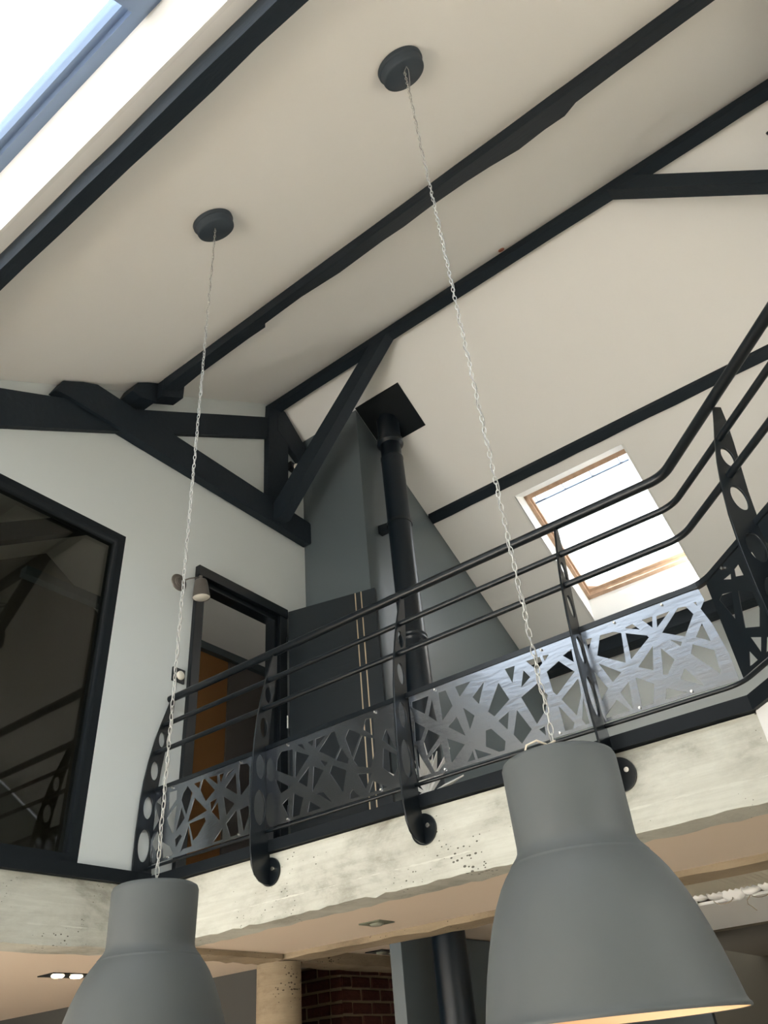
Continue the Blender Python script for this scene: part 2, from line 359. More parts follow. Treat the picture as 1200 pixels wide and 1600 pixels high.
# ground floor shell
bm = B(); box(bm, (-7.4, -2.6, -H-0.1), (XR, 8.3, -H)); structure('floor', bm, m_floor)
bm = B(); box(bm, (-16, -16, -H-0.12), (12, -2.6, -H-0.02)); structure('ground_bounce', bm, m_bounce).name = 'floor_bounce'  # unseen outdoor ground added to bounce sunlight up into the room
bm = B(); box(bm, (-0.1, -2.6, -H), (XR, -2.48, 0.88)); structure('wall_front', bm, m_wall)  # unseen wall, put on the right half so that daylight arrives from the left
bm = B(); box(bm, (-7.3, 4.0, -H), (-3.72, 4.1, 0.66)); structure('wall_alcove', bm, m_dark2).name = 'wall_back'
bm = B(); box(bm, (-7.4, -2.2, -H), (-7.3, 6.8, 0.66)); structure('wall_side', bm, m_greyin).name = 'wall_left'
bm = B(); box(bm, (-3.0, 8.2, -H), (XR, 8.3, 0.70)); structure('wall_back', bm, m_brownc)
bm = B(); box(bm, (-1.9, 5.80, 0.575), (XR, 8.2, 0.60)); structure('ceiling_lower', bm, m_brownc)
bm = B(); box(bm, (-7.3, 6.36, -H), (-2.9, 6.42, 0.654)); structure('wall_back', bm, m_greyin)

# ---------------------------------------------------------------- interior window, door and the rooms behind them
win = empty('window_1', (XG-0.06, 0.98, 0.925)); win['kind'] = 'structure'
fr = sheet('window_frame', hole_w, [[(-0.25, 0.968), (2.212, 0.968), (2.212, 2.788), (0.97, 2.788), (-0.25, 2.165)]], (XG-0.05, 0, 0), (0, 1, 0), (0, 0, 1), 0.10, m_trim, win)
sheet('pane', [(-0.255, 0.96), (2.217, 0.96), (2.217, 2.79), (0.96, 2.79), (-0.255, 2.17)], [], (XG-0.07, 0, 0), (0, 1, 0), (0, 0, 1), 0.008, m_glassd, win)
# room behind: side walls, back wall, sloping timbers in place of beams reflected in the glass
o = sheet('wall_left', [(-2.2, SL), (6.9, SL), (6.9, zf(6.9)), (RY, RZ), (-2.2, zn(-2.2))], [[(-0.6, 0.98), (1.3, 0.98), (1.3, 2.1), (-0.6, 2.1)]], (XG-3.55, 0, 0), (0, 1, 0), (0, 0, 1), 0.10, m_dark); tag(o, kind='structure')  # out-of-view opening added to let daylight into this dim room
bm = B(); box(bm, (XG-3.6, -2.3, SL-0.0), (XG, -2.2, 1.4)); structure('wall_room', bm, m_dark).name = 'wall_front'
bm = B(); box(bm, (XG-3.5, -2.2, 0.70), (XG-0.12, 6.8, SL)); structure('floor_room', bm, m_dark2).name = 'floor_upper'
bm = B(); prism(bm, [(XG-2.3, -1.0, zn(-1.0)-0.30), (XG-2.3, RY, RZ-0.30), (XG-2.3, RY, RZ-0.1), (XG-2.3, -1.0, zn(-1.0)-0.1)], (0.14, 0, 0))
bm_tag(obj('reflected_rafter', bm, m_beam), 'dark sloping timber behind the large interior window, imitating a reflected beam')
bm = B(); prism(bm, [(XG-2.25, 0.4, 2.30), (XG-2.25, 1.9, 3.35), (XG-2.25, 2.0, 3.2), (XG-2.25, 0.5, 2.15)], (0.10, 0, 0))
bm_tag(obj('reflected_brace', bm, m_beam), 'diagonal timber behind the large interior window glass, imitating a reflected brace')
# plasterboard partition and orange panel seen through the doorway
bm = B(); box(bm, (-4.98, 4.545, SL), (-4.92, 6.7, 3.27)); structure('wall_partition', bm, m_greyin).name = 'wall_left'
bm = B(); box(bm, (-4.97, 3.55, SL), (-4.93, 4.54, 3.27), 0.003)
tag(obj('orange_panel', bm, m_rust), 'rust-orange wardrobe panel glimpsed through the open doorway', 'panel')
bm = B(); box(bm, (-4.96, 2.4, 3.275), (-4.88, 6.6, 3.35), 0.004)
tag(obj('wardrobe_rail', bm, m_breast), 'grey horizontal rail above the orange panel inside the doorway', 'rail')

door = empty('door_1', (XG, 3.26, SL)); door['kind'] = 'structure'
bm = B()
for a, b in (((XG-0.10, 2.825, 0.90), (XG+0.03, 2.895, 2.80)), ((XG-0.10, 3.625, 0.90), (XG+0.03, 3.70, 2.80)), ((XG-0.10, 2.825, 2.80), (XG+0.04, 3.70, 2.875))): box(bm, a, b, 0.004)
box(bm, (XG-0.09, 2.895, 2.76), (XG+0.0, 3.625, 2.80)); box(bm, (XG-0.09, 3.595, 0.9), (XG+0.0, 3.625, 2.78))
obj('door_frame', bm, m_black, door)
h0 = Vector((XG+0.035, 3.712, 0)); h1 = Vector((-2.715, 3.895, 0)); du = (h1-h0).normalized(); dn = Vector((-du.y, du.x, 0))
L = (h1-h0).length
leaf = B(); prism(leaf, [h0+Vector((0, 0, 0.935)), h1+Vector((0, 0, 0.935)), h1+Vector((0, 0, 2.865)), h0+Vector((0, 0, 2.865))], dn*0.04)
lf = obj('door_leaf', leaf, m_door, door); lf['label'] = 'open anthracite door leaf with two gold strips'
for s in (0.545, 0.592):
    bm = B(); p = h0+du*s; prism(bm, [p+Vector((0, 0, 0.936))-dn*0.002, p+du*0.008+Vector((0, 0, 0.936))-dn*0.002, p+du*0.008+Vector((0, 0, 2.864))-dn*0.002, p+Vector((0, 0, 2.864))-dn*0.002], dn*0.004)
    obj('gold_strip', bm, m_gold, lf)
bm = B(); p = h0+du*(L-0.06)+Vector((0, 0, 1.93)); tube(bm, [p, p-dn*0.05], 0.009); tube(bm, [p-dn*0.05+du*0.008, p-dn*0.052-du*0.125], 0.009)
obj('door_handle', bm, m_screw, lf, smooth=True, auto=50)
bm = B(); tube(bm, [p-Vector((0, 0, 0.09))+dn*0.002, p-Vector((0, 0, 0.09))-dn*0.010], 0.018, 16); obj('keyhole_rose', bm, m_screw, lf)
for zz in (1.35, 1.95, 2.55):
    bm = B(); tube(bm, [h0+Vector((-0.004, -0.016, zz)), h0+Vector((-0.004, -0.016, zz+0.09))], 0.008, 10); obj('hinge', bm, m_screw if zz == 1.95 else m_black, door)

# ---------------------------------------------------------------- roof lights
wn = empty('window_3', (-0.27, 0.05, zn(0.05))); wn['kind'] = 'structure'
def npt(x, y, d): return Vector((x, y, zn(y)))+nn*d
def slab_n(bm, x0, x1, y0, y1, d0, d1):
    P = [npt(x0, y0, d0), npt(x1, y0, d0), npt(x1, y1, d0), npt(x0, y1, d0)]; prism(bm, P, nn*(d1-d0))
bm = B(); slab_n(bm, -2.92, 1.27, 0.646, 0.665, 0.0, 0.30); slab_n(bm, -2.92, -2.90, -0.38, 0.646, 0.0, 0.30); slab_n(bm, 1.25, 1.27, -0.38, 0.646, 0.0, 0.30); slab_n(bm, -2.92, 1.27, -0.40, -0.38, 0.0, 0.30)
obj('reveal', bm, m_white, wn)
bm = B(); slab_n(bm, -2.90, 1.25, 0.575, 0.646, 0.225, 0.285); slab_n(bm, -2.90, 1.25, 0.600, 0.646, 0.205, 0.225)
slab_n(bm, -2.90, 1.25, -0.38, -0.30, 0.225, 0.285); slab_n(bm, -2.90, -2.82, -0.38, 0.6, 0.225, 0.285); slab_n(bm, 1.17, 1.25, -0.38, 0.6, 0.225, 0.285)
obj('window_frame', bm, m_frameblue, wn)
for x in (-1.11, 0.40):
    bm = B(); slab_n(bm, x-0.055, x+0.055, -0.34, 0.560, 0.215, 0.29); slab_n(bm, x-0.075, x+0.03, 0.49, 0.620, 0.185, 0.225); obj('mullion', bm, m_frameblue, wn)
for a, b in ((-2.83, -1.165), (-1.055, 0.345), (0.455, 1.18)):
    bm = B(); slab_n(bm, a, b, -0.31, 0.58, 0.25, 0.256); obj('pane', bm, m_glass, wn)

wf = empty('window_2', (-1.47, 5.9, zf(5.9))); wf['kind'] = 'structure'
def fpt(x, y, d): return Vector((x, y, zf(y)))+nf*d
def plane_pt(x, y, dv): return Vector((x, y, zf(y)+dv))
X0, X1 = -1.98, -0.955; yi0, yi1, dv = 5.365, 6.435, 0.25
def quad(bm, a, b, c, d, off): prism(bm, [a, b, c, d], off)
bm = B()
quad(bm, plane_pt(X0, 5.145, 0), plane_pt(X0, 6.42, 0), plane_pt(X0, yi1, dv), plane_pt(X0, yi0, dv), (-0.02, 0, 0))
quad(bm, plane_pt(X1, 5.145, 0), plane_pt(X1, 6.42, 0), plane_pt(X1, yi1, dv), plane_pt(X1, yi0, dv), (0.02, 0, 0))
quad(bm, plane_pt(X0, 5.145, 0), plane_pt(X1, 5.145, 0), plane_pt(X1, yi0, dv), plane_pt(X0, yi0, dv), (0, 0, 0.02))
quad(bm, plane_pt(X0, 6.42, 0), plane_pt(X1, 6.42, 0), plane_pt(X1, yi1, dv), plane_pt(X0, yi1, dv), (0, 0.02, 0))
obj('reveal', bm, m_white, wf)
def slab_f(bm, x0, x1, y0, y1, v0, v1): prism(bm, [plane_pt(x0, y0, v0), plane_pt(x1, y0, v0), plane_pt(x1, y1, v0), plane_pt(x0, y1, v0)], (0, 0, v1-v0))
bm = B(); fw = 0.034
slab_f(bm, X0, X0+fw, yi0, yi1, dv, dv+0.07); slab_f(bm, X1-fw*0.6, X1, yi0, yi1, dv, dv+0.07); slab_f(bm, X0, X1, yi0, yi0+0.04, dv, dv+0.07); slab_f(bm, X0, X1, yi1-0.035, yi1, dv, dv+0.07)
obj('window_frame', bm, m_pine, wf)
bm = B(); a = 0.026
slab_f(bm, X0+fw, X0+fw+a*.7, yi0+.04, yi1-.06, dv+0.035, dv+0.075); slab_f(bm, X0+fw, X1-fw*.6, yi1-.035-a, yi1-.035, dv+0.035, dv+0.075)
obj('sash', bm, m_pine, wf)
bm = B(); slab_f(bm, X0+0.06, X1-0.045, yi0+0.105, yi0+0.115, dv+0.02, dv+0.03)
for k in range(4): xx = X0+0.09+k*0.27; slab_f(bm, xx, xx+0.006, yi0+0.05, yi0+0.11, dv+0.02, dv+0.03)
obj('ventilation_bar', bm, m_frameblue, wf)
bm = B(); slab_f(bm, X0+0.045, X1-0.02, yi0+0.03, yi1-0.05, dv+0.06, dv+0.066); obj('pane', bm, m_glass, wf)

# ---------------------------------------------------------------- roof timbers
def hewn(name, stations, m=m_beam, parent=None):
    """stations: list of 4-point cross sections along the timber"""
    bm = B(); rings = [[bm.verts.new(p) for p in st] for st in stations]
    for p, q in zip(rings, rings[1:]):
        for k in range(4): bm.faces.new((p[k], p[(k+1) % 4], q[(k+1) % 4], q[k]))
    bm.faces.new(rings[0][::-1]); bm.faces.new(rings[-1])
    return obj(name, bm, m, parent)
def purlin_near(xs, y0, y1, hd, wav=0.008, emb=0.02):
    st = []; hds = hd
    for i, x in enumerate(xs):
        hd = hds[i] if isinstance(hds, list) else hds
        a = y0[i] if isinstance(y0, list) else y0; b = y1[i] if isinstance(y1, list) else y1
        a += random.uniform(-wav, wav)*0.5; b += random.uniform(-wav, wav)
        st.append([(x, a, zn(a)+emb*0), (x, a, zn(a)-hd+random.uniform(-wav, wav)*.5), (x, b, zn(b)-hd+random.uniform(-wav, wav)*.5), (x, b, zn(b))])
    return st
xs = [XG+i*(XR-XG)/30 for i in range(31)]
bm_tag(hewn('purlin', purlin_near(xs, 0.722, 0.797, 0.18, 0.005)), 'dark blue-black purlin nearest the big roof light at upper left')
pr = [(-3.345, 2.40, 0.165), (-3.235, 2.40, 0.165), (-3.225, 2.35, 0.10), (-3.0, 2.345), (-2.5, 2.335), (-2.36, 2.34), (-2.33, 2.305), (-2.0, 2.305), (-1.7, 2.33), (-1.35, 2.32), (-1.2, 2.335), (-1.0, 2.325), (-0.75, 2.33), (-0.6, 2.345), (-0.42, 2.375), (-0.25, 2.365), (-0.13, 2.37), (-0.05, 2.325), (0.2, 2.31), (0.7, 2.31), (1.4, 2.33), (2.4, 2.32), (XR, 2.33)]
bm_tag(hewn('purlin', purlin_near([p[0] for p in pr], 2.238, [p[1]+0.028 for p in pr], [p[2] if len(p) > 2 else 0.09 for p in pr], 0.004)), 'roughly hewn black purlin crossing mid-ceiling behind the right lamp cord')
st = []
for x in xs: j = random.uniform(-.004, .004); st.append([(x, 3.512, zn(3.512)), (x, 3.512+j, 4.872), (x, 3.602+j, 4.872), (x, 3.612, zf(3.612))])
bm_tag(hewn('ridge_beam', st), 'slim black ridge beam at the roof apex')
st = []
for i in range(31):
    x = -2.78+i*(XR+2.78)/30; j = random.uniform(-.005, .005); st.append([(x, 4.965, zf(4.965)), (x, 4.965+j, zf(4.965)-0.035), (x, 5.035+j, zf(5.035)-0.035), (x, 5.045, zf(5.045))])
bm_tag(hewn('purlin', st), 'black purlin on the far slope just above the bright skylight')
st = []
for i in range(21):
    x = -2.78+i*(XR+2.78)/20; st.append([(x, 6.60, zf(6.60)), (x, 6.60, 3.04), (x, 6.76, 3.03), (x, 6.76, zf(6.76))])
bm_tag(hewn('wall_plate_beam', st), 'black wall plate at the foot of the far slope behind the right railing panels')
# trusses (one against the gable, one just past the right edge of the frame)
def truss(x0, w, first):
    s = 1 if first else -1
    R_ = empty('roof_truss', (x0, 3.5, 3.58))
    tag(R_, 'black timber truss with tie, king post and brace against the gable wall' if first else 'second black timber truss to the right, only its diagonal brace in view', 'truss', 'black roof trusses')
    def pr3(name, pts, x, dx): bm = B(); prism(bm, [(x, a, b) for a, b in pts], (dx, 0, 0)); es = list(bm.edges); bmesh.ops.bevel(bm, geom=es, offset=0.006, segments=1, affect='EDGES'); return obj(name, bm, m_beam, R_)
    # tie beam
    pr3('tie_beam', [(1.56, zn(1.56)-0.10), (1.66, 3.575), (3.93, 3.575), (3.975, 3.61), (3.975, 3.77), (3.94, 3.805), (1.83, 3.815), (1.73, zn(1.73)-0.01), (1.60, zn(1.60)-0.01)], x0, w*1.0)
    # rafters, hanging below the purlins
    pr3('rafter', [(-1.5, zn(-1.5)-0.10), (-1.5, zn(-1.5)-0.36), (1.32, 3.10), (2.166, 3.64), (3.56, 4.54), (3.56, 4.79), (2.14, 3.835), (1.26, 3.355)], x0, w*0.55)
    pr3('rafter', [(3.56, 4.93), (3.56, 4.62), (3.93, 4.40), (3.985, 4.45), (3.985, 4.62), (3.66, 4.92)], x0, w*0.80)
    # king post
    pr3('king_post', [(3.455, 3.80), (3.70, 3.80), (3.70, 4.60), (3.72, 4.88), (3.46, 4.88), (3.455, 4.6)], x0, w*0.75)
    # brace in the plane of the ridge
    xa = x0+s*w*0.9 if first else x0; bm = B()
    if first: P = [(-3.36, 3.76), (-3.36, 3.60), (-3.27, 3.60), (-2.10, 4.872), (-2.27, 4.872)]
    else: P = [(x0, 3.49), (x0, 3.60), (0.02, 4.875), (-0.15, 4.875)]
    prism(bm, [(a, 3.50, b) for a, b in P], (0, 0.10, 0)); obj('brace', bm, m_beam, R_)
    return R_
truss(XG+0.001, 0.075, True)
truss(1.22, 0.16, False)
bm = B(); prism(bm, [(XG, y, zn(y)-d) for y, d in ((2.04, 0.105), (2.07, 0.02), (2.15, 0.008), (2.235, 0.006), (2.235, 0.19), (2.11, 0.16))], (0.15, 0, 0))
tag(obj('purlin_cleat', bm, m_beam), 'black timber cleat wedged against the gable end of the hewn purlin', 'cleat')

# ---------------------------------------------------------------- stove pipe
sp = empty('stove_pipe', (-2.60, 4.16, -H)); tag(sp, 'black stove flue pipe rising past the grey chimney wall to the ceiling', 'flue pipe')
bm = B(); lathe(bm, (-2.60, 4.16, -H), [(0.098, 0), (0.098, 4.15)], 48); obj('lower_pipe', bm, m_pipe, sp, smooth=True)
bm = B(); lathe(bm, (-2.60, 4.16, 2.45), [(0.100, 0), (0.100, 0.02), (0.106, 0.024), (0.106, 0.034), (0.100, 0.038), (0.100, 0.055), (0.106, 0.06), (0.106, 0.07), (0.098, 0.075)], 48); obj('pipe_collar', bm, m_pipe, sp, smooth=True)
bm = B(); lathe(bm, (-2.60, 4.16, 2.52), [(0.095, 0), (0.095, 1.68), (0.098, 1.685), (0.098, 1.70), (0.090, 1.71), (0.087, 2.17)], 48); obj('upper_pipe', bm, m_pipe, sp, smooth=True)
bm = B(); lathe(bm, (-2.60, 4.16, 4.36), [(0.092, 0), (0.115, 0.02), (0.115, 0.06), (0.10, 0.10), (0.10, 0.30)], 48); obj('storm_collar', bm, m_pipe, sp, smooth=True, auto=40)
bm = B(); prism(bm, [Vector((x, y, zf(y)-0.004)) for x, y in ((-2.782, 3.934), (-2.31, 3.934), (-2.31, 4.318), (-2.782, 4.318))], -nf*0.006); obj('ceiling_plate', bm, m_black, sp)
bm = B(); prism(bm, [(-2.784, 4.12, 3.50), (-2.69, 4.12, 3.50), (-2.66, 4.12, 3.56), (-2.784, 4.12, 3.58)], (0, 0.05, 0)); lathe(bm, (-2.60, 4.16, 3.51), [(0.097, 0), (0.102, 0.0), (0.102, 0.03), (0.097, 0.03)], 32); obj('wall_bracket', bm, m_black, sp)
bm = B(); lathe(bm, (-2.60, 4.16, 0.925), [(0.099, 0), (0.15, 0.0), (0.15, 0.012), (0.099, 0.02)], 40); obj('floor_rosette', bm, m_black, sp)
# unidentified white shape beside it; its spiky form is made up
spk = empty('spiky_shape', (-1.80, 2.86, 0.887)); tag(spk, 'made-up white pointed shape glimpsed through the railing beside the flue foot', 'ornament')
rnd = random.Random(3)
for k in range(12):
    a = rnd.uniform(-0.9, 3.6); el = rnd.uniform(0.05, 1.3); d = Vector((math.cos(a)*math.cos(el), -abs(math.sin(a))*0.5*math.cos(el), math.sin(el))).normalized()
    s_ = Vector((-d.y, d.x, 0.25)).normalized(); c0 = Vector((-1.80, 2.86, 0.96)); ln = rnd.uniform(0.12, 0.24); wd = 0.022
    bm = B(); prism(bm, [c0-s_*wd*0.4, c0+d*ln*0.55-s_*wd, c0+d*ln, c0+d*ln*0.55+s_*wd, c0+s_*wd*0.4], d.cross(s_)*0.006); obj('leaf', bm, m_insul, spk)
bm = B(); lathe(bm, (-1.80, 2.86, 0.887), [(0.0, 0), (0.06, 0), (0.07, 0.05), (0.045, 0.08), (0, 0.08)], 20); obj('base', bm, m_insul, spk)

# ---------------------------------------------------------------- railing
rl = empty('railing', (-1.6, 2.66, 0.925)); tag(rl, 'black steel gallery railing with four bars, bowed posts and perforated panels', 'railing')
def bent(y, z, x0=XG-0.0, end=1.9):
    """rail parallel to the beam that turns with a soft bend along the angled gallery edge"""
    P = [Vector((x0, y, z))]; c = Vector((CX-0.005, y, z)); r = 0.04
    P.append(c-Vector((r*1.6, 0, 0)))
    for k in range(1, 8):
        t = k/8; a = c-Vector((r*1.6, 0, 0)); b = c+dg*r*1.6
        P.append((1-t)**2*a+2*(1-t)*t*c+t*t*b)
    P.append(c+dg*r*1.6); P.append(c+dg*end)
    return P
for nm, y, z, r in (('handrail', 2.712, 1.885, 0.0215), ('rail', 2.675, 1.712, 0.0135), ('rail', 2.638, 1.543, 0.0135)):
    bm = B(); tube(bm, bent(y, z), r, 14); obj(nm, bm, m_black, rl, smooth=True, auto=60)
def flat_rail(z0, z1, y0, y1):
    bm = B(); a = bent(y0, z0); b = bent(y1, z0); rings = []
    for p, q in zip(a, b): rings.append([bm.verts.new(v) for v in (p, q, q+Vector((0, 0, z1-z0)), p+Vector((0, 0, z1-z0)))])
    for p, q in zip(rings, rings[1:]):
        for k in range(4): bm.faces.new((p[k], p[(k+1) % 4], q[(k+1) % 4], q[k]))
    bm.faces.new(rings[0][::-1]); bm.faces.new(rings[-1]); return bm
obj('rail', flat_rail(1.332, 1.354, 2.652, 2.676), m_black, rl)
bm = B(); tube(bm, bent(2.66, 0.951), 0.008, 12); obj('rail', bm, m_black, rl, smooth=True, auto=60)
XP = [-3.415, -2.59, -1.74, -0.893]
bow = [(2.704, 1.872), (2.682, 1.80), (2.652, 1.712), (2.622, 1.61), (2.597, 1.50), (2.577, 1.38), (2.566, 1.26), (2.560, 1.12), (2.560, 0.98), (2.565, 0.86), (2.575, 0.80), (2.595, 0.762), (2.625, 0.738), (2.66, 0.727), (2.688, 0.728)]
back = [(2.688, 0.838), (2.680, 0.90), (2.672, 1.02), (2.668, 1.15), (2.668, 1.26), (2.672, 1.36), (2.683, 1.47), (2.700, 1.58), (2.718, 1.70), (2.730, 1.80), (2.734, 1.872)]
ell = [(2.668, 1.627, 0.022, 0.044), (2.640, 1.445, 0.027, 0.052), (2.620, 1.245, 0.031, 0.058), (2.617, 1.055, 0.038, 0.080)]
def ellipse(c): return [(c[0]+c[2]*math.cos(2*math.pi*k/28), c[1]+c[3]*math.sin(2*math.pi*k/28)) for k in range(28)]
for i, x in enumerate(XP):
    o2 = bow+back
    if i == 0: o2 = [p for p in bow if p[1] > 0.90]+[(2.562, 0.925), (2.680, 0.925)]+[p for p in back if p[1] > 0.95]
    po = sheet('post', o2, [ellipse(c) for c in ell], (x, 0, 0), (0, 1, 0), (0, 0, 1), 0.009, m_black, rl)
    if i:
        bm = B(); lathe(bm, (x, 2.689, 0.784), [(0.0, 0), (0.060, 0), (0.060, 0.010), (0.0, 0.010)], 40, axis=(0, 1, 0)); obj('flange', bm, m_black, po, smooth=True, auto=40)
        bm = B(); lathe(bm, (x+0.036, 2.667, 0.788), [(0.0, 0), (0.009, 0), (0.009, 0.007), (0.0055, 0.008), (0.0055, 0.022)], 16, axis=(0, 1, 0)); obj('bolt', bm, m_screw, po)
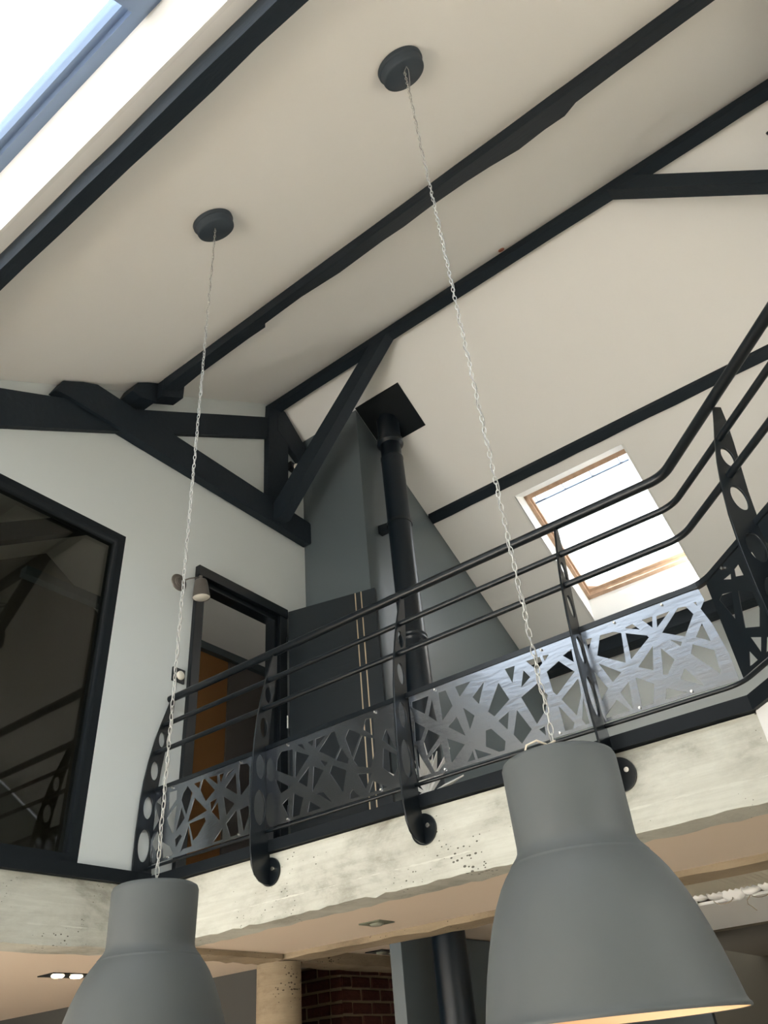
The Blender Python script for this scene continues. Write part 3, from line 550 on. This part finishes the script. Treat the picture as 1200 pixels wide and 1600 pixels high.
# post on the angled stretch; its blade stands square to that stretch
def angled(u, w, z): return Vector((CX, 2.66, z))+dg*u+n5*w
for uu in (0.375, 1.45):
    o3 = sheet('post', [(y-2.66, z) for y, z in bow+back], [[(a-2.66, b) for a, b in ellipse(c)] for c in ell], tuple(angled(uu, 0, 0)), tuple(n5.normalized()), (0, 0, 1), 0.009, m_black, rl)
    c0 = angled(uu, 0.03, 0.784); bm = B(); lathe(bm, c0, [(0.0, 0), (0.060, 0), (0.060, 0.010), (0.0, 0.010)], 40, axis=n5); obj('flange', bm, m_black, o3, smooth=True, auto=40)
HOLES = {1:[[[-3.45,1.29],[-3.423,1.302],[-3.407,1.269],[-3.448,1.206]],[[-3.391,1.244],[-3.356,1.175],[-3.438,1.129],[-3.44,1.154]],[[-3.391,1.276],[-3.357,1.301],[-3.35,1.248]],[[-3.425,1.064],[-3.363,1.123],[-3.32,1.052],[-3.364,1.021]],[[-3.434,1.049],[-3.382,0.998],[-3.444,0.973]],[[-3.29,1.303],[-3.232,1.3],[-3.23,1.252],[-3.289,1.202]],[[-3.293,1.171],[-3.229,1.227],[-3.227,1.212],[-3.234,1.089],[-3.244,1.084],[-3.283,1.141]],[[-3.315,1.058],[-3.257,1.026],[-3.226,0.986],[-3.232,0.955],[-3.302,0.962]],[[-3.151,1.302],[-3.109,1.255],[-3.146,1.155],[-3.193,1.24],[-3.18,1.273]],[[-3.103,1.3],[-3.05,1.301],[-3.062,1.265]],[[-3.035,1.305],[-3.019,1.304],[-2.941,1.228],[-3.004,1.188],[-3.051,1.255]],[[-2.993,1.305],[-2.93,1.299],[-2.922,1.251]],[[-2.915,1.299],[-2.879,1.297],[-2.902,1.253]],[[-2.849,1.292],[-2.799,1.301],[-2.868,1.269]],[[-2.795,1.279],[-2.78,1.168],[-2.865,1.222]],[[-2.77,1.311],[-2.716,1.303],[-2.699,1.285],[-2.698,1.195],[-2.754,1.155],[-2.773,1.255]],[[-3.09,1.226],[-2.99,1.14],[-3.131,1.114]],[[-2.972,1.177],[-2.922,1.182],[-2.959,1.133]],[[-2.877,1.182],[-2.796,1.128],[-2.851,1.082]],[[-2.916,1.164],[-2.894,1.068],[-2.958,1.126]],[[-3.189,1.203],[-3.155,1.14],[-3.217,1.085]],[[-3.12,1.105],[-3.007,1.11],[-2.996,1.091],[-3.051,1.03],[-3.08,1.016]],[[-2.849,1.045],[-2.78,1.095],[-2.76,0.981],[-2.764,0.966],[-2.816,0.967]],[[-2.76,1.09],[-2.699,1.096],[-2.693,1.055],[-2.728,0.98]],[[-3.218,1.052],[-3.183,1.068],[-3.166,1.054],[-3.208,1.009]],[[-3.124,1.096],[-3.087,0.991],[-3.149,0.991],[-3.173,0.976]],[[-2.937,0.973],[-2.872,1.031],[-2.868,0.969]]],2:[[[-2.512,1.265],[-2.486,1.298],[-2.411,1.29],[-2.409,1.158],[-2.516,1.216]],[[-2.391,1.275],[-2.307,1.231],[-2.397,1.149]],[[-2.382,1.304],[-2.35,1.298],[-2.33,1.264]],[[-2.317,1.298],[-2.277,1.299],[-2.286,1.27]],[[-2.265,1.298],[-2.201,1.299],[-2.267,1.253]],[[-2.248,1.235],[-2.17,1.302],[-2.147,1.301],[-2.121,1.218],[-2.154,1.174]],[[-2.378,1.127],[-2.309,1.18],[-2.323,1.09]],[[-2.281,1.173],[-2.224,1.14],[-2.293,1.059]],[[-2.242,1.192],[-2.196,1.168],[-2.216,1.155]],[[-2.187,1.119],[-2.171,1.149],[-2.091,1.105],[-2.115,1.013]],[[-2.147,1.166],[-2.114,1.213],[-2.073,1.152],[-2.081,1.134]],[[-2.088,1.251],[-2.063,1.286],[-2.027,1.263],[-1.999,1.243],[-2.054,1.153]],[[-2.048,1.14],[-1.992,1.235],[-1.923,1.203],[-1.924,1.146],[-1.955,1.081],[-2.025,1.105]],[[-1.983,1.262],[-1.964,1.305],[-1.921,1.297],[-1.925,1.213]],[[-1.881,1.185],[-1.856,1.225],[-1.806,1.108]],[[-1.879,1.145],[-1.814,1.099],[-1.813,1.049],[-1.838,1.014],[-1.89,1.064]],[[-2.524,1.176],[-2.426,1.115],[-2.487,1.101]],[[-2.479,1.049],[-2.438,1.071],[-2.435,0.968]],[[-2.406,1.081],[-2.348,1.047],[-2.373,0.965],[-2.416,0.967]],[[-2.229,1.044],[-2.179,0.987],[-2.271,1.048]],[[-2.31,1.023],[-2.244,0.961],[-2.323,0.965]],[[-2.076,1.001],[-2.061,1.013],[-2.026,0.961],[-2.079,0.969]],[[-2.028,1.072],[-1.951,1.057],[-1.991,0.996]],[[-1.974,0.96],[-1.947,1.023],[-1.914,0.999],[-1.914,0.964]],[[-1.904,0.996],[-1.875,0.978],[-1.901,0.963]]],3:[[[-1.706,1.305],[-1.617,1.303],[-1.646,1.232],[-1.707,1.279]],[[-1.603,1.286],[-1.59,1.18],[-1.629,1.217]],[[-1.566,1.303],[-1.528,1.3],[-1.505,1.223],[-1.563,1.175]],[[-1.48,1.302],[-1.403,1.299],[-1.465,1.25]],[[-1.405,1.23],[-1.338,1.279],[-1.38,1.192]],[[-1.456,1.2],[-1.409,1.151],[-1.439,1.101]],[[-1.54,1.142],[-1.493,1.173],[-1.465,1.082]],[[-1.704,1.214],[-1.652,1.171],[-1.681,1.126],[-1.715,1.128]],[[-1.64,1.16],[-1.584,1.117],[-1.662,1.053],[-1.67,1.111]],[[-1.657,1.04],[-1.584,1.087],[-1.575,1.004],[-1.614,0.974],[-1.631,0.975]],[[-1.718,1.106],[-1.687,1.048],[-1.65,0.966],[-1.72,0.973]],[[-1.552,1.096],[-1.474,1.048],[-1.547,0.992]],[[-1.433,1.019],[-1.361,0.965],[-1.426,0.967]],[[-1.442,1.014],[-1.437,0.972],[-1.475,0.971]],[[-1.276,1.252],[-1.241,1.167],[-1.32,1.12],[-1.345,1.148]],[[-1.236,1.298],[-1.189,1.296],[-1.214,1.227]],[[-1.156,1.265],[-1.133,1.227],[-1.181,1.197]],[[-1.189,1.159],[-1.11,1.192],[-1.077,1.132],[-1.099,1.078],[-1.146,1.036]],[[-1.137,1.298],[-1.074,1.295],[-1.069,1.265],[-1.098,1.245]],[[-1.062,1.295],[-1.034,1.29],[-1.058,1.27]],[[-1.059,1.225],[-1.001,1.25],[-0.948,1.186],[-1.04,1.12],[-1.052,1.137]],[[-0.979,1.265],[-0.938,1.28],[-0.941,1.224]],[[-1.025,1.098],[-0.94,1.157],[-0.945,1.089],[-0.982,1.02]],[[-1.044,1.078],[-0.998,0.996],[-1.008,0.97],[-1.04,0.976]],[[-0.964,0.998],[-0.941,1.079],[-0.94,0.967],[-0.956,0.965]],[[-1.218,1.115],[-1.172,1.023],[-1.224,0.981],[-1.252,1.025]],[[-1.369,1.076],[-1.344,1.076],[-1.291,1.01],[-1.302,0.967],[-1.326,0.971],[-1.381,1.014]],[[-1.307,1.098],[-1.253,1.121],[-1.273,1.052]],[[-1.142,1.014],[-1.117,1.019],[-1.119,0.982]]],4:[[[-0.872,1.297],[-0.846,1.293],[-0.872,1.251]],[[-0.813,1.291],[-0.758,1.286],[-0.731,1.27],[-0.747,1.152],[-0.845,1.217]],[[-0.848,1.186],[-0.774,1.123],[-0.814,1.098]],[[-0.873,1.159],[-0.838,1.081],[-0.859,1.062],[-0.883,1.043],[-0.873,1.108]],[[-0.709,1.286],[-0.681,1.289],[-0.66,1.257],[-0.71,1.282]],[[-0.716,1.264],[-0.643,1.226],[-0.637,1.216],[-0.724,1.158]],[[-0.642,1.291],[-0.601,1.29],[-0.614,1.247]],[[-0.587,1.285],[-0.535,1.286],[-0.598,1.241]],[[-0.707,1.121],[-0.633,1.181],[-0.659,1.092]],[[-0.609,1.162],[-0.576,1.105],[-0.615,1.059],[-0.63,1.064]],[[-0.797,1.051],[-0.756,1.081],[-0.77,0.972]],[[-0.728,1.088],[-0.671,1.042],[-0.694,0.963],[-0.736,0.965]],[[-0.818,1.03],[-0.782,0.963],[-0.88,0.97],[-0.876,0.985]],[[-0.587,1.216],[-0.503,1.287],[-0.476,1.281],[-0.46,1.243],[-0.514,1.173]],[[-0.446,1.285],[-0.424,1.284],[-0.437,1.268]],[[-0.444,1.2],[-0.417,1.126],[-0.479,1.157]],[[-0.569,1.181],[-0.531,1.157],[-0.54,1.144]],[[-0.498,1.136],[-0.407,1.09],[-0.444,1.005],[-0.515,1.105]],[[-0.553,1.062],[-0.509,0.982],[-0.577,1.031]],[[-0.634,1.014],[-0.569,0.959],[-0.649,0.961]]],5:[[[0.029,1.287],[0.078,1.281],[0.069,1.263]],[[0.102,1.282],[0.132,1.284],[0.135,1.238],[0.094,1.258]],[[0.188,1.28],[0.217,1.277],[0.226,1.236],[0.203,1.217],[0.192,1.219]],[[-0.008,1.25],[0.047,1.226],[0.008,1.141],[-0.034,1.242]],[[0.078,1.211],[0.142,1.169],[0.143,1.107],[0.108,1.059],[0.037,1.093]],[[0.188,1.132],[0.226,1.113],[0.23,1.031],[0.21,1.005],[0.159,1.032],[0.169,1.102]],[[0.044,1.054],[0.094,1.028],[0.064,0.988]],[[0.118,1.016],[0.15,0.998],[0.161,0.949],[0.085,0.959]],[[0.012,1.022],[0.035,0.96],[-0.001,0.958],[-0.016,0.979]]]}
def area(p): return abs(sum(p[i][0]*p[(i+1) % len(p)][1]-p[(i+1) % len(p)][0]*p[i][1] for i in range(len(p))))/2
def inset(poly, lo, hi):
    return [(min(max(x, lo[0]), hi[0]), min(max(z, lo[1]), hi[1])) for x, z in poly]
ZB, ZT = 0.963, 1.330
edges = {1: (XP[0]+0.008, XP[1]-0.008), 2: (XP[1]+0.008, XP[2]-0.008), 3: (XP[2]+0.02, XP[3]-0.008), 4: (XP[3]+0.008, CX-0.005)}
for k, (a, b) in edges.items():
    hs = [inset(h, (a+0.010, ZB+0.014), (b-0.010, ZT-0.016)) for h in HOLES[k]]; hs = [h for h in hs if area(h) > 1e-4]
    out = [(a, ZB), (b, ZB), (b, ZT), (a, ZT)]
    if k == 4: out = [(a, ZB), (b, ZB), (b, ZB+0.10), (b-0.016, ZB+0.22), (b-0.035, ZB+0.29), (b-0.012, ZT-0.05), (b-0.018, ZT), (a, ZT)]; hs = [inset(h, (a+0.01, ZB+0.014), (b-0.042, ZT-0.02)) for h in hs]
    pn = sheet('perforated_panel', out, hs, (0, 2.657, 0), (1, 0, 0), (0, 0, 1), 0.003, m_panel, rl)
    for sx in (a+0.14, b-0.16):
        for sz in (ZB+0.012, ZT-0.010):
            bm = B(); lathe(bm, (sx, 2.646, sz), [(0, 0), (0.0045, 0.001), (0.0055, 0.008), (0.004, 0.0085), (0.004, 0.012)], 12, axis=(0, 1, 0)); obj('panel_screw', bm, m_screw, pn)
for u0, u1 in ((0.02, 0.367), (0.385, 1.44)):
    hs = [[(min(max(p[0]-(-0.034)+0.055, u0+0.012), 0.36), min(max(p[1], ZB+0.014), ZT-0.02)) for p in h] for h in HOLES[5]] if u0 < 0.1 else [[(p[0]*2.6+2.6*0.034+0.46, min(max(p[1], ZB+0.014), ZT-0.02)) for p in h] for h in HOLES[5]]
    hs = [h for h in hs if area(h) > 1e-4]
    pn = sheet('perforated_panel', [(u0, ZB), (u1, ZB), (u1, ZT), (u0, ZT)], hs, tuple(angled(0, -0.003, 0)), tuple(dg), (0, 0, 1), 0.003, m_black, rl)
    for su in (u0+0.12,):
        bm = B(); lathe(bm, angled(su, -0.013, ZT-0.01), [(0, 0), (0.007, 0.001), (0.008, 0.008), (0.004, 0.0085), (0.004, 0.011)], 12, axis=n5); obj('panel_screw', bm, m_screw, pn)

# ---------------------------------------------------------------- pendant lamps
def pendant(cx, cy, ztop, label, loop):
    zc = zn(cy)
    P = empty('pendant_lamp', (cx, cy, 0.03)); tag(P, label, 'lamp', 'grey metal pendant lamps on chains')
    base = Vector((cx, cy, zc))
    # canopy lies on the slope
    bm = B(); lathe(bm, base+Vector((-0.012, -0.012, -0.008))-nn*0.045, [(0.0, -0.012), (0.088, -0.012), (0.094, -0.008), (0.096, -0.002), (0.098, 0.024), (0.102, 0.026), (0.104, 0.030), (0.104, 0.044)], 48, axis=nn, close=False); obj('canopy', bm, m_canopy, P, smooth=True, auto=40)
    z0 = zc-0.062; z1 = ztop
    # twisted flex round the chain
    r = random.Random(int(abs(cx)*100)); path = []; n = 760
    for i in range(n+1):
        t = i/n; z = z0+(z1-z0)*t; ph = t*2*math.pi*26
        amp = 0.0022+0.0028*min(1, t*3)
        path.append((cx+amp*math.cos(ph)+0.003*math.sin(t*19)*(1-t), cy+amp*math.sin(ph), z))
    bm = B(); tube(bm, path, 0.0017, 5); obj('cable', bm, m_cable, P, smooth=True)
    if loop:
        bm = B(); tube(bm, [base-nn*0.045+Vector((-0.02, -0.01, 0)), base+Vector((-0.005, -0.0, -0.075)), base+Vector((0.022, -0.02, -0.09)), base+Vector((0.028, -0.02, -0.13)), base+Vector((0.016, -0.006, -0.20)), base+Vector((0.003, 0, -0.26))], 0.002, 6); obj('cable_loop', bm, m_cable, P, smooth=True)
    # chain of alternating oval links
    bm = B(); ll = 0.0215; k = 0; z = z0
    while z-ll > z1-0.012:
        c = Vector((cx, cy, z-ll/2)); ang = (0.4 if k % 2 else 0.4+math.pi/2)+0.15*math.sin(k*0.37)
        ax = Vector((math.cos(ang), math.sin(ang), 0)); oth = ax.cross(Vector((0, 0, 1))); w_ = 0.0050; hh = ll*0.62; rr = 0.0013; ringp = []
        for q in range(10):
            a = 2*math.pi*q/10; ringp.append((c+ax*w_*math.cos(a)+Vector((0, 0, hh*math.sin(a))), (ax*math.cos(a)+Vector((0, 0, math.sin(a)))).normalized()))
        rings = [[bm.verts.new(p+(d*math.cos(b_)+oth*math.sin(b_))*rr) for b_ in (0, math.pi/2, math.pi, 3*math.pi/2)] for p, d in ringp]
        for q in range(10):
            a_, b2 = rings[q], rings[(q+1) % 10]
            for s in range(4): bm.faces.new((a_[s], a_[(s+1) % 4], b2[(s+1) % 4], b2[s]))
        z -= ll; k += 1
    tag(obj('chain', bm, m_chain, P, smooth=True), kind='stuff')
    # shade
    zr = 0.045
    prof = [(0.02, ztop), (0.100, ztop+0.001), (0.107, ztop-0.003), (0.1105, ztop-0.012), (0.108, 0.315), (0.109, 0.305), (0.113, 0.297), (0.124, 0.284), (0.1255, 0.2825), (0.1255, 0.2805), (0.128, 0.278), (0.138, 0.265), (0.149, 0.248), (0.163, 0.220), (0.175, 0.190), (0.186, 0.155), (0.195, 0.120), (0.202, 0.088), (0.208, 0.056), (0.211, zr+0.004), (0.2135, zr+0.002), (0.2145, zr-0.001), (0.2130, zr-0.004), (0.2105, zr-0.003)]
    bm = B(); lathe(bm, (cx, cy, 0), prof, 96); obj('lamp_shade', bm, m_shade, P, smooth=True, auto=50)
    inn = [(0.2100, zr-0.003), (0.2090, zr+0.004), (0.206, 0.056)]+[(rr-0.002, zz) for rr, zz in prof[17:5:-1] if rr > 0.104]+[(0.105, 0.30), (0.105, ztop-0.02), (0.01, ztop-0.01)]
    inn = sorted(set(inn), key=lambda q: q[1])
    bm = B(); lathe(bm, (cx, cy, 0), inn, 64); obj('inner_lining', bm, m_shade_in, P, smooth=True)
    bm = B(); lathe(bm, (cx, cy, ztop-0.14), [(0.0, 0.0), (0.018, 0.0), (0.022, 0.03), (0.022, 0.09), (0.016, 0.125)], 24); obj('socket', bm, m_black, P, smooth=True)
    bm = B(); lathe(bm, (cx, cy, ztop-0.255), [(0.0, 0), (0.018, 0.004), (0.029, 0.02), (0.031, 0.04), (0.026, 0.065), (0.015, 0.09), (0.013, 0.115)], 24); obj('bulb', bm, m_bulb, P, smooth=True)
    bm = B()
    if loop: tube(bm, [(cx-0.02, cy-0.095, ztop-0.001), (cx-0.018, cy-0.09, ztop+0.012), (cx, cy-0.08, ztop+0.019), (cx+0.012, cy-0.06, ztop+0.012), (cx+0.02, cy-0.04, ztop+0.022), (cx+0.004, cy-0.002, ztop+0.035)], 0.0022, 6); obj('string_tie', bm, m_string, P, smooth=True)
    ld = bpy.data.lights.new('bulb_light', 'POINT'); ld.energy = 0.55; ld.color = (1.0, 0.36, 0.09); ld.shadow_soft_size = 0.03
    lo = bpy.data.objects.new('bulb_light', ld); COL.objects.link(lo); lo.parent = P; lo.location = (0, 0, ztop-0.20-0.05-0.03)
    return P
pendant(-0.578, 1.400, 0.466, 'larger-looking grey pendant lamp at lower right, lit orange inside', True)
pendant(-1.757, 1.400, 0.448, 'grey pendant lamp at lower left in front of the concrete corner', False)

# ---------------------------------------------------------------- small fittings
ws = empty('wall_sconce', (XG+0.004, 2.70, 2.66)); tag(ws, 'small bronze adjustable wall spotlight above the left side of the doorway', 'wall lamp')
c = Vector((XG+0.001, 2.695, 2.690))
bm = B(); lathe(bm, c, [(0.0, 0.022), (0.012, 0.022), (0.02, 0.018), (0.026, 0.018), (0.03, 0.014), (0.036, 0.014), (0.04, 0.010), (0.048, 0.010), (0.058, 0.005), (0.061, 0.0)], 40, axis=(1, 0, 0)); obj('wall_rose', bm, m_bronze, ws, smooth=True, auto=30)
bm = B(); tube(bm, [c+Vector((0.02, 0, 0)), c+Vector((0.06, 0.035, 0.02)), c+Vector((0.10, 0.085, 0.035))], 0.005, 8); obj('arm', bm, m_bronze, ws, smooth=True)
k = c+Vector((0.105, 0.09, 0.037)); bm = B(); bmesh.ops.create_uvsphere(bm, u_segments=14, v_segments=8, radius=0.013, matrix=Matrix.Translation(k)); obj('swivel_joint', bm, m_bronze, ws, smooth=True)
ax = Vector((-0.02, -0.10, 1)).normalized()
bm = B(); lathe(bm, k-ax*0.125, [(0.057, -0.03), (0.054, -0.002), (0.053, 0.0), (0.042, 0.088), (0.038, 0.096), (0.012, 0.104), (0.010, 0.118)], 36, axis=ax); obj('shade', bm, m_bronze, ws, smooth=True)
bm = B(); lathe(bm, k-ax*0.157, [(0.0, -0.004), (0.03, -0.003), (0.05, 0.001), (0.055, 0.006)], 36, axis=ax); obj('lens', bm, m_lens, ws, smooth=True)
sw = empty('wall_switch', (XG+0.004, 2.75, 2.00)); tag(sw, 'small black square wall plate with round white button left of the door', 'switch')
bm = B(); box(bm, (XG, 2.705, 2.005), (XG+0.012, 2.80, 2.095), 0.003); obj('plate', bm, m_black, sw)
bm = B(); lathe(bm, (XG+0.012, 2.762, 2.050), [(0.028, 0), (0.028, 0.008), (0.022, 0.013), (0, 0.014)], 24, axis=(1, 0, 0)); obj('button', bm, m_lens, sw, smooth=True)
sg = empty('spotlight', (XG+0.01, 3.83, 4.30)); tag(sg, 'tiny round spotlight tucked between king post and short rafter', 'spotlight')
bm = B(); box(bm, (XG, 3.75, 4.31), (XG+0.04, 3.84, 4.40), 0.006); obj('bracket', bm, m_black, sg)
bm = B(); lathe(bm, (XG+0.04, 3.795, 4.345), [(0.030, 0), (0.034, 0.0), (0.034, 0.05), (0.029, 0.05)], 24, axis=(1, -0.4, -0.5)); obj('spot_body', bm, m_black, sg, smooth=True, auto=40)
bm = B(); lathe(bm, (XG+0.04, 3.795, 4.345), [(0.0, 0.052), (0.02, 0.05), (0.029, 0.045)], 24, axis=(1, -0.4, -0.5)); obj('lens', bm, m_lens, sg, smooth=True)
bm = B(); lathe(bm, Vector((-0.981, 3.467, zn(3.467)))-nn*0.008, [(0, 0), (0.022, 0), (0.024, 0.008)], 20, axis=nn); tag(obj('ceiling_cap', bm, m_cap), 'small terracotta-brown cap in the ceiling just above the ridge beam', 'cap')
# thin dark rod fitting at the far right of the ceiling
tf = empty('track_light', (0.95, 3.9, 4.60)); tag(tf, 'thin dark metal fitting whose tips enter at the right edge under the ridge', 'light fitting')
bm = B(); tube(bm, [(0.862, 3.76, 4.78), (1.35, 3.72, 4.90)], 0.010, 8); obj('rod', bm, m_black, tf)
bm = B(); tube(bm, [(0.915, 3.74, 4.82), (1.30, 3.60, 4.93)], 0.007, 8); obj('rod', bm, m_black, tf)
bm = B(); tube(bm, [(1.25, 3.73, 4.87), (1.25, 3.76, zf(3.76))], 0.012, 8); obj('stem', bm, m_black, tf)

def downlight(x, y, z, sx, sy, lit, n, label):
    e = empty('recessed_spotlight', (x, y, z-0.012)); tag(e, label, 'downlight', 'recessed downlights in the lower ceiling')
    bm = B(); box(bm, (x-sx/2, y-sy/2, z-0.006), (x+sx/2, y+sy/2, z-0.0005), 0.002); obj('trim_plate', bm, m_black if n > 1 else m_grille, e)
    for q in range(n):
        yy = y+(q-(n-1)/2)*sy/n*0.86
        bm = B(); lathe(bm, (x, yy, z-0.016), [(0.0, 0.0), (0.028, 0.001), (0.034, 0.006), (0.036, 0.010)], 24); obj('lamp', bm, m_glow if lit else m_dull, e, smooth=True)
        if lit:
            ld = bpy.data.lights.new('spot_glow', 'SPOT'); ld.energy = 14; ld.spot_size = 1.9; ld.color = (1, 0.78, 0.5); ld.shadow_soft_size = 0.03
            lo = bpy.data.objects.new('spot_glow', ld); COL.objects.link(lo); lo.parent = e; lo.location = (0, yy-y, -0.02)
    return e
downlight(-2.52, 3.38, 0.615, 0.13, 0.13, False, 1, 'unlit square downlight in the pinkish ceiling under the gallery')
downlight(-4.43, 2.96, 0.615, 0.15, 0.28, True, 2, 'lit twin recessed downlight in the ceiling at lower left')
downlight(-3.36, 4.60, 0.655, 0.14, 0.30, False, 2, 'dark twin downlight half hidden behind the brown beam above the brick pier')

# ---------------------------------------------------------------- brick pier
bx, by = -3.787, 4.634
pier = B(); box(pier, (bx-0.45, by+0.004, -H), (bx-0.006, by+1.25, 0.655)); pw = structure('wall_brick_pier', pier, m_mortar); pw.name = 'wall_brick'
meshes = {}
def brick(x, y, z, lx, ly, lz):
    key = (round(lx, 3), round(ly, 3), round(lz, 3), random.randrange(3))
    if key not in meshes:
        b = B(); box(b, (0, 0, 0), (lx, ly, lz))
        for v in b.verts: v.co += Vector([random.uniform(-.004, .004) for _ in range(3)])
        bmesh.ops.bevel(b, geom=list(b.edges), offset=0.004, segments=1, affect='EDGES')
        me = bpy.data.meshes.new('brick'); b.to_mesh(me); b.free(); me.materials.append(m_brick); meshes[key] = me
    o = bpy.data.objects.new('brick', meshes[key]); COL.objects.link(o); o.parent = pw; o.location = Vector((x, y, z))-anchor(pw)
zc = 0.655-0.072; row = 0
while zc > -0.12:
    half = row % 2
    # side face (x = bx), running in +y
    y = by; first = True
    while y < by+1.15:
        ln = 0.10 if (first and half) else 0.205
        brick(bx-0.09, y+0.006, zc, 0.095, ln-0.004, 0.060); y += ln+0.013; first = False
    x = bx-0.095-0.012; first = True
    while x > bx-0.42:
        ln = 0.10 if (first and not half) else 0.205
        ln = min(ln, x-(bx-0.45)); brick(x-ln, by-0.004, zc, ln, 0.09, 0.060); x -= ln+0.013; first = False
    # corner return seen on the front
    brick(bx-0.095, by-0.004, zc, 0.092, 0.02, 0.060)
    zc -= 0.0755; row += 1

# ---------------------------------------------------------------- open ceiling strip at lower right
ex = empty('exposed_ceiling', (-0.3, 4.6, 0.60)); tag(ex, 'opened-up strip of corrugated ceiling with hanging wires beyond the brown beam', 'ceiling panel')
bm = B(); nx = 360; x0, x1 = -1.75, XR-0.05; ya, yb = 3.905, 4.50
va = []; 
for i in range(nx+1):
    x = x0+(x1-x0)*i/nx; zz = 0.618+(0.004 if i % 2 else -0.004); va.append((bm.verts.new((x, ya, zz)), bm.verts.new((x, yb+random.uniform(-.012, .012), zz))))
for a, b in zip(va, va[1:]): bm.faces.new((a[0], b[0], b[1], a[1]))
tag(obj('corrugated_sheet', bm, m_deck, ex), kind='stuff')
bm = B(); x = -1.75
while x < XR-0.2:
    ln = random.uniform(0.05, 0.13); cc = Vector((x+ln/2, 4.56+random.uniform(-.02, .02), 0.618)); bmesh.ops.create_icosphere(bm, subdivisions=2, radius=1.0, matrix=Matrix.Translation(cc) @ Matrix.Rotation(random.uniform(0, 3), 4, 'X') @ Matrix.Diagonal((ln*0.62, random.uniform(.05, .07), random.uniform(.018, .030), 1))); x += ln
tag(obj('insulation', bm, m_insul, ex, smooth=True), kind='stuff')
bm = B(); box(bm, (-1.85, 4.62, 0.588), (XR-0.05, 5.80, 0.602)); obj('plasterboard', bm, m_ceil, ex)
for i, (x, l) in enumerate(((-1.02, 0.10), (-0.86, 0.09), (-0.66, 0.12), (-0.60, 0.10), (-0.52, 0.13), (0.1, 0.1))):
    a = Vector((x, 4.55, 0.615)); bm = B(); pts = [a]
    for q in range(1, 7): pts.append(a+Vector((0.015*math.sin(q*1.3+i), 0.012*math.cos(q+i), -l*q/6)))
    tube(bm, pts, 0.0028, 6); obj('hanging_wire', bm, m_wire, ex, smooth=True)
for i in range(5):
    a = Vector((-1.15+i*0.19, 4.56, 0.610)); bm = B(); tube(bm, [a+Vector((0.05*math.cos(t), 0.0, -0.018-0.022*math.sin(t))) for t in [math.pi*q/8 for q in range(9)]], 0.0025, 6); obj('wire_loop', bm, m_wire, ex, smooth=True)

# ---------------------------------------------------------------- lift everything so that the ground floor is z = 0
for o in COL.objects:
    if o.parent is None and o.type in ('MESH', 'EMPTY'): o.location.z += H
